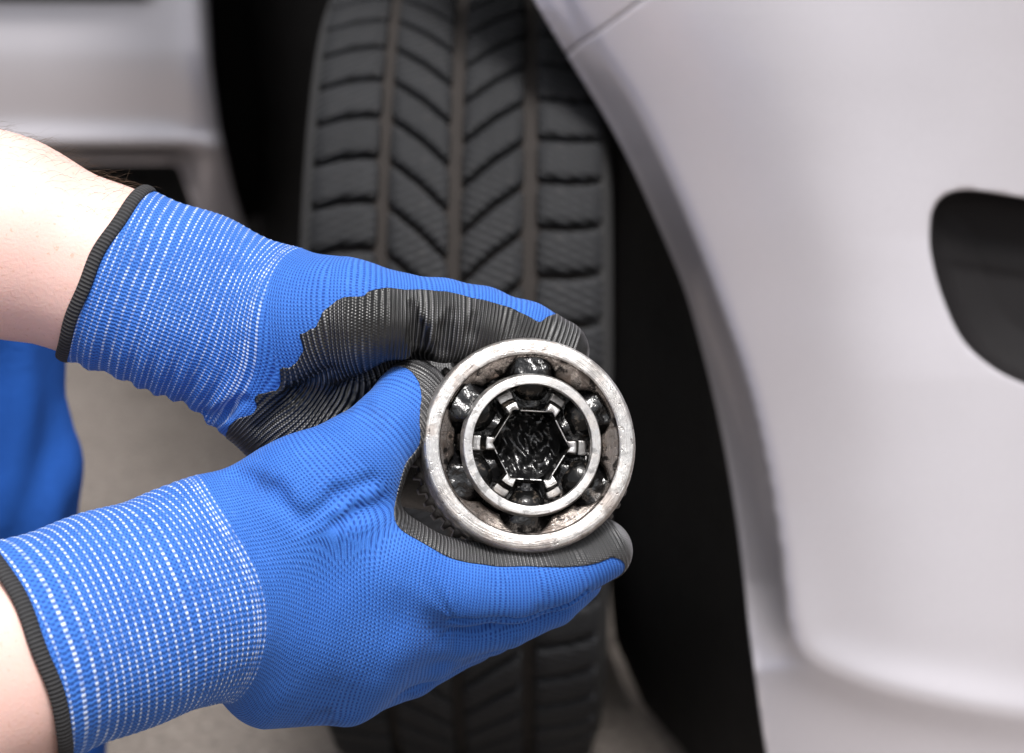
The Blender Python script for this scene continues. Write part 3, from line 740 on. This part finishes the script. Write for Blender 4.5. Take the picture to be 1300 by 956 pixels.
# ================================================================== person
pbase = P(-420, 900, 1.15); pbase[2] = 0
person = thing('person', tuple(pbase), 'person in blue work clothes and blue black-palmed gloves holding the joint', 'person')

# ---- far glove (left hand), palm towards the camera
Lh = Sculpt()
Lh.chain([(75, 322, -25, 114), (140, 350, -26, 116), (240, 386, -28, 117), (330, 428, -30, 113)], 0.80, 6, -20.0)
Lh.chain([(330, 428, -30, 113), (400, 462, -33, 100), (470, 480, -40, 78)], 0.62, 8, 75.0)
Lh.chain([(335, 502, -26, 66), (390, 545, -32, 66), (450, 560, -42, 55)], 0.8, 14, 89.0)       # heel of the hand
Lh.chain([(385, 409, -18, 82), (440, 403, -14, 67), (505, 405, -16, 56)], 1.0, 14, 86.0, 30.0)  # ball of the thumb
Lh.chain([(505, 405, -16, 56), (560, 407, -20, 51), (610, 411, -23, 46), (665, 428, -26, 44), (706, 446, -28, 41)], 1.0, 5, 127.0, 24.0)
for i, (yk, ym, yt) in enumerate(((455, 490, 520), (500, 540, 560), (545, 590, 600), (585, 635, 640))):
    Lh.chain([(430, yk+10, -45, 44), (520, yk+20, -88, 34), (610, ym, -112, 33), (690, yt, -112, 31), (735, yt+6, -92, 28)], 1.0, 5, 100.0, 14.0, 12)
Lh.groove([(523, 388), (530, 420), (536, 455)], (3, 9, 12), 1.0, 4)
Lh.groove([(572, 398), (566, 420), (562, 445)], (2, 5, 7), 0.3, 5).groove([(603, 402), (598, 425)], (2, 4), 0.0, 4)
Lh.groove([(440, 490), (490, 470), (530, 462)], (6, 14, 16), 0.0, 7)
Lh.groove([(262, 531), (285, 524), (310, 508)], (8, 6, 3), 0.5, 4)
Lh.groove([(330, 545), (375, 500), (420, 470)], (2, 4, 2), -0.3, 6)
Lh.match(5)
V, Q, NRM = Lh.mesh(0.0012)
ku, kv, _ = Lh.fields(V)
T = tri(Q)
hemL = (cs(135, 347, zD(-26)), np.array([0.90, -0.44, 0.02]))
def plane(V, pl): return (V-pl[0])@(pl[1]/np.linalg.norm(pl[1]))
px = topx(V)
CB = np.array([(45, 700), (20, 640), (30, 600), (60, 575), (118, 550), (122, 492), (160, 482), (205, 462), (208, 402), (240, 396), (284, 342), (272, 290), (300, 272), (330, 252), (348, 212), (385, 177), (420, 157), (480, 150), (520, 132), (600, 126), (720, 130), (800, 142), (900, 166), (1000, 192), (1075, 225), (1105, 238), (1140, 215), (1250, 200)], float)
CB = np.stack([280+CB[:, 0]*0.3692, 320+CB[:, 1]*0.3692], 1)
CB = catmull(CB, 3)+np.array([0, 0]); CB = CB+np.random.default_rng(2).normal(size=CB.shape)*0.8
cd, _ = seg_dist(px, CB)
coat = np.where(inside_poly(px, np.concatenate([CB, [(900, 380), (900, 900), (285, 900)]])), cd, -cd)
coat = np.where((NRM[:, 2] > 0.35) & (px[:, 1] < 415) & (px[:, 0] > 430), np.minimum(coat, (0.55-NRM[:, 2])*40), coat)   # back of the thumb stays blue
inc = 1/(1+np.exp((ku-79)/0.8))
disp = 0.00012*np.cos(2*np.pi*ku/2.9)*inc+0.00045*lump(V, 95, 3)*(ku > -5)+0.0005*lump(V, 170, 8)*(1-inc)
# lower edge of the cuff bunches up
disp = disp+inc*0.0008*np.clip((px[:, 1]-400-(px[:, 0]-150)*0.25)/80, 0, 1)*np.sin(ku*0.62+1)
V = V+NRM*disp[:, None]
A = dict(ku=ku, kv=kv, cuff=inc, coat=coat)
V, T, A, _ = clip(V, T, plane(V, hemL), A)
def split_glove(V, T, A, name, label, mk, mc, lift=0.00045):
    gv, gt, ga, _ = clip(V, T, A['coat'], A, False)
    g = mesh_obj(name, c2w(gv), gt, mk, person, {k: ga[k] for k in ('ku', 'kv', 'cuff')}); g['label'] = label
    cv, ct, ca, be = clip(V, T, A['coat'], A, True)
    # outward normals for the lift
    fn = np.cross(cv[ct[:, 1]]-cv[ct[:, 0]], cv[ct[:, 2]]-cv[ct[:, 0]]); vn = np.zeros_like(cv)
    for i in range(3): np.add.at(vn, ct[:, i], fn)
    vn /= np.linalg.norm(vn, axis=1)[:, None]+1e-12
    up = cv-vn*lift                      # camera space is mirrored: outward is -cross
    n0 = len(cv); ids = sorted({i for e in be for i in e}); mp = {i: n0+k for k, i in enumerate(ids)}
    low = cv[ids]+vn[ids]*lift*0.6
    V2 = np.concatenate([up, low]); T2 = np.concatenate([ct, np.array([t for a, b in be for t in ((a, mp[a], b), (b, mp[a], mp[b]))]).reshape(-1, 3)])
    at = {k: np.concatenate([ca[k], ca[k][ids]]) for k in ('ku', 'kv')}
    c = mesh_obj('palm_coating', c2w(V2), T2, mc, g, at); return g, c
gloveL, coatL = split_glove(V, T, A, 'glove', 'blue knitted glove on the far hand, black palm showing', M['knit_l'], M['coat_l'])
def hem(sc, pl, parent, hw=2.9, ht=1.15):
    c, a = pl[0], pl[1]/np.linalg.norm(pl[1])
    e1 = np.cross(a, [0, 1.0, 0]); e1 /= np.linalg.norm(e1); e2 = np.cross(a, e1)
    n_ = 640; ph = np.arange(n_)*2*np.pi/n_; dirs = np.cos(ph)[:, None]*e1+np.sin(ph)[:, None]*e2
    lo = np.zeros(n_); hi = np.full(n_, 0.11)
    for _ in range(30):
        mid = (lo+hi)/2; d = sc.sdf(c+dirs*mid[:, None]); lo = np.where(d < 0, mid, lo); hi = np.where(d < 0, hi, mid)
    r = lo; wav = 0.0006*np.sin(ph*3+1)+0.0004*np.sin(ph*7)
    seglen = 2*np.pi*r.mean()*1000; nst = round(seglen/1.75)
    V = []; kv = []
    for k in range(12):
        b = 2*np.pi*k/12; stc = 1+0.025*np.cos(ph*nst+np.cos(b)*1.2)
        V.append(c+dirs*(r+0.0004+math.sin(b)*ht*mm*stc)[:, None]+a[None]*(math.cos(b)*hw*mm+wav)[:, None]); kv.append(ph*nst/(2*np.pi))
    V = np.concatenate(V); Fq = np.array(grid_faces(12, n_, True))
    Fq = np.concatenate([Fq, np.array([(11*n_+j, 11*n_+(j+1) % n_, (j+1) % n_, j) for j in range(n_)])])
    return mesh_obj('cuff_hem', c2w(V), Fq, M['hem'], parent, dict(kv=np.concatenate(kv)))
hem(Lh, hemL, gloveL)

# ---- near glove (right hand), back towards the camera
Rh = Sculpt()
bk = (0, 0.25, 1)
Rh.chain([(-75, 872, 66, 150), (5, 840, 52, 146), (140, 790, 28, 138), (262, 748, 10, 136)], 0.82, 6, -30.0, 44.0, None, bk, (9, 9, 9, 9))
Rh.chain([(262, 748, 10, 136), (330, 738, 4, 130), (385, 742, 0, 118)], 0.62, 8, 101.0, 42.0, None, bk, (9, 9, 0.5))
up = (0, 0.75, 0.66)
Rh.chain([(370, 690, 4, 76), (440, 706, 4, 66), (500, 722, 2, 62)], 0.85, 16, 138.0, 30.0, None, up, (0.5, 0.05, -0.02))   # index metacarpal
Rh.chain([(500, 722, 2, 62), (585, 741, -4, 51), (650, 740, -9, 47), (705, 728, -13, 43), (762, 700, -18, 39)], 1.0, 5, 183.0, 22.0, None, up, (-0.02, -0.12, -0.2, -0.4, -0.62))
Rh.chain([(380, 760, 0, 90), (490, 785, -6, 64), (572, 798, -19, 39), (640, 787, -28, 34), (700, 763, -40, 32), (735, 735, -52, 30)], 1.0, 2, 136.0, 22.0, 10, up, (0.6, 0.5, 0.4, 0.3, 0.3, 0.3))
Rh.chain([(370, 810, -6, 84), (470, 830, -12, 60), (545, 822, -26, 40), (620, 797, -42, 33), (690, 765, -60, 30)], 1.0, 3, 128.0, 22.0, 12, up, (0.6, 0.5, 0.4, 0.3, 0.3))
Rh.chain([(350, 850, -14, 76), (440, 868, -22, 52), (520, 850, -40, 34), (600, 812, -58, 29), (650, 780, -70, 26)], 1.0, 3, 117.0, 22.0, 12, up, (0.6, 0.5, 0.4, 0.3, 0.3))
td = (0.72, 0.28, 0.64)
Rh.chain([(325, 690, 8, 92), (392, 638, 8, 76), (455, 582, 4, 58)], 0.9, 16, 126.0, 30.0, None, td, (9, 0.5, 0.2))
Rh.chain([(455, 582, 4, 58), (494, 543, -4, 48), (518, 512, -14, 43), (527, 501, -19, 41)], 1.0, 5, 170.0, 24.0, None, td, (0.2, 0.14, 0.0, -0.28))
Rh.groove([(574, 787), (590, 788), (640, 786), (700, 775), (745, 752)], (3.5, 4.5, 4.5, 5, 4), 0.6, 2.5)
Rh.groove([(425, 665), (455, 650), (484, 640)], (1, 3, 5), -0.3, 7).groove([(395, 655), (430, 628), (470, 612)], (1, 3, 2), -0.5, 7)
Rh.groove([(300, 600), (345, 625), (380, 660)], (4, 5, 1), -0.6, 8)
Rh.match(5)
V, Q, NRM = Rh.mesh(0.0012)
ku, kv, coat = Rh.fields(V); T = tri(Q)
hemR = (cs(16, 834, zD(50)), np.array([0.80, 0.30, 0.52]))
px = topx(V)
coat = coat+0.05*lump(V, 260, 5)*0.5
inc = 1/(1+np.exp((ku-105)/0.8))
disp = 0.00018*np.cos(2*np.pi*ku/4.0)*inc+0.0005*lump(V, 80, 13)*(ku > -5)+0.0004*lump(V, 190, 18)*(1-inc)
# puckers fanning out of the fork between the fingers
fd = np.hypot(px[:, 0]-578, px[:, 1]-788); fa = np.arctan2(px[:, 1]-788, px[:, 0]-578)
disp = disp+0.00035*np.exp(-(fd/70)**2)*np.cos(fa*7+np.sin(fa*3))*(np.cos(fa)<0.4)*np.clip(fd/12, 0, 1)*(NRM[:, 2] < 0)
V = V+NRM*disp[:, None]
A = dict(ku=ku, kv=kv, cuff=inc, coat=coat)
V, T, A, _ = clip(V, T, plane(V, hemR), A)
gloveR, coatR = split_glove(V, T, A, 'glove', 'blue knitted glove on the near hand, back showing, grey fingertips', M['knit_r'], M['coat_r'])
hem(Rh, hemR, gloveR, 3.3, 1.3)

# ---- arms, head (one body), clothes
B = Sculpt()
B.chain([(230, 382, -28, 88), (135, 347, -26, 107), (0, 300, -24, 124), (-250, 222, -40, 138), (-560, 110, -90, 118)], 0.84, 8)
B.chain([(-560, 110, -90, 118), (-1000, -160, -190, 125), (-1260, -360, -260, 140)], 1.0, 12)
B.chain([(90, 806, 38, 112), (5, 840, 52, 132), (-130, 892, 76, 150), (-330, 965, 105, 160), (-620, 1060, 140, 130)], 0.88, 8)
B.chain([(-620, 1060, 140, 130), (-1100, 380, 60, 128), (-1420, -60, 0, 145)], 1.0, 12)
B.chain([(-1420, -60, 0, 145), (-1340, -230, -130, 150), (-1260, -360, -260, 140)], 1.0, 30)
B.chain([(-1340, -230, -130, 170), (-1310, -420, -130, 150), (-1270, -600, -130, 190), (-1250, -780, -130, 200)], 1.0, 30)    # neck and head
B.chain([(-1080, -620, -130, 40), (-1040, -560, -130, 46)], 1.0, 10)                                                        # nose
B.chain([(-1120, -480, -130, 90), (-1110, -470, -130, 80)], 1.0, 30)                                                        # chin
B.chain([(-1265, -610, -64, 34), (-1275, -550, -66, 26)], 1.0, 6)
V, Q, NRM = B.mesh(0.0055)
V = V+NRM*(0.0006*lump(V, 70, 2))[:, None]
body = mesh_obj('body', c2w(V), Q, M['skin'], person)
# fine hair on the far forearm
hr = np.random.default_rng(7); hv, hf = [], []
pxb = topx(V); sel = np.where((pxb[:, 0] > -60) & (pxb[:, 0] < 175) & (pxb[:, 1] < 300) & (NRM[:, 1] > 0.45))[0]
for i in hr.choice(sel, min(420, len(sel)), replace=False):
    p, n_ = V[i], NRM[i]; d = n_*0.35+np.array([0.75, -0.28, 0])+hr.normal(size=3)*0.25; d /= np.linalg.norm(d); Lh_ = hr.uniform(0.006, 0.012)
    s_ = np.cross(d, n_); s_ /= np.linalg.norm(s_)+1e-9; prev = None
    for k in range(4):
        t = k/3; c = p-n_*0.0003+d*Lh_*t+n_*0.0016*math.sin(t*3.0); w = 0.00006*(1-t*0.8); b0 = len(hv)
        hv += [c+s_*w, c-s_*w*0.5+n_*w, c-s_*w*0.5-n_*w]
        if k: hf += [(b0-3, b0-2, b0+1, b0), (b0-2, b0-1, b0+2, b0+1), (b0-1, b0-3, b0, b0+2)]
ho = mesh_obj('arm_hair', c2w(np.array(hv)), hf, M['hair'], person); ho['kind'] = 'stuff'
# trousers: the far leg shows between the arms
def WP(X, Y, Z, r):
    D = Y*CP+(H-Z)*SP; up_ = Y*SP+(Z-H)*CP
    return (650+X/D*F, 478-up_/D*F, (D0-D)*1000, r*F/D)
Tr = Sculpt()
Tr.chain([WP(-0.315, 1.085, 0.55, 0.052), WP(-0.302, 1.072, 0.43, 0.0465), WP(-0.297, 1.065, 0.28, 0.0435), WP(-0.29, 1.06, 0.09, 0.046)], 1.0, 10)
Tr.chain([WP(-0.315, 1.085, 0.55, 0.052), WP(-0.55, 1.12, 0.50, 0.075), WP(-0.80, 1.13, 0.43, 0.095)], 1.0, 20)
Tr.chain([WP(-0.84, 1.10, 0.43, 0.11), WP(-0.86, 0.98, 0.44, 0.12), WP(-0.85, 0.86, 0.42, 0.11)], 1.0, 30)
Tr.chain([WP(-0.84, 0.86, 0.41, 0.10), WP(-0.68, 0.76, 0.27, 0.085), WP(-0.52, 0.67, 0.12, 0.065)], 1.0, 20)
Tr.chain([WP(-0.52, 0.67, 0.12, 0.065), WP(-0.70, 0.69, 0.085, 0.058), WP(-0.90, 0.71, 0.07, 0.05)], 1.0, 14)
V, Q, NRM = Tr.mesh(0.0065)
px = topx(V)
fold = 0.004*np.abs(np.sin(px[:, 0]*0.03+px[:, 1]*0.006+0.7*np.sin(px[:, 1]*0.015)))+0.003*np.sin(px[:, 0]*0.085+px[:, 1]*0.012+np.sin(px[:, 1]*0.02))+0.0035*lump(V, 22, 31)+0.0025*lump(V, 60, 33)
V = V+NRM*fold[:, None]
mesh_obj('trousers', c2w(V), Q, M['work'], person)
Sh = Sculpt()
Sh.chain([WP(-0.86, 0.98, 0.46, 0.13), WP(-0.81, 1.0, 0.60, 0.135), WP(-0.75, 0.98, 0.75, 0.125)], 1.0, 30)
Sh.chain([(-1420, -60, 0, 200), (-1340, -230, -130, 200), (-1260, -360, -260, 190)], 1.0, 30)
Sh.chain([(-1260, -360, -260, 190), (-1000, -160, -190, 178), (-820, -50, -150, 165)], 1.0, 14)
Sh.chain([(-1420, -60, 0, 200), (-1100, 380, 60, 190), (-900, 660, 92, 178)], 1.0, 14)
V, Q, NRM = Sh.mesh(0.009); V = V+NRM*(0.004*lump(V, 30, 41))[:, None]
mesh_obj('work_shirt', c2w(V), Q, M['work'], person)
for pts in ([WP(-0.30, 1.06, 0.055, 0.042), WP(-0.22, 1.05, 0.045, 0.042), WP(-0.12, 1.03, 0.038, 0.036)], [WP(-0.92, 0.71, 0.075, 0.045), WP(-1.0, 0.715, 0.06, 0.042), WP(-1.02, 0.72, 0.045, 0.038)]):
    Bt = Sculpt(); Bt.chain(pts, 1.0, 8); V, Q, NRM = Bt.mesh(0.006); mesh_obj('shoe', c2w(V), Q, M['shoe'], person)
Hr = Sculpt(); Hr.chain([(-1340, -600, -130, 165), (-1310, -760, -130, 195), (-1265, -815, -130, 190)], 1.0, 20)
V, Q, NRM = Hr.mesh(0.006); mesh_obj('hair', c2w(V+NRM*(0.003*lump(V, 160, 51))[:, None]), Q, M['hair'], person)
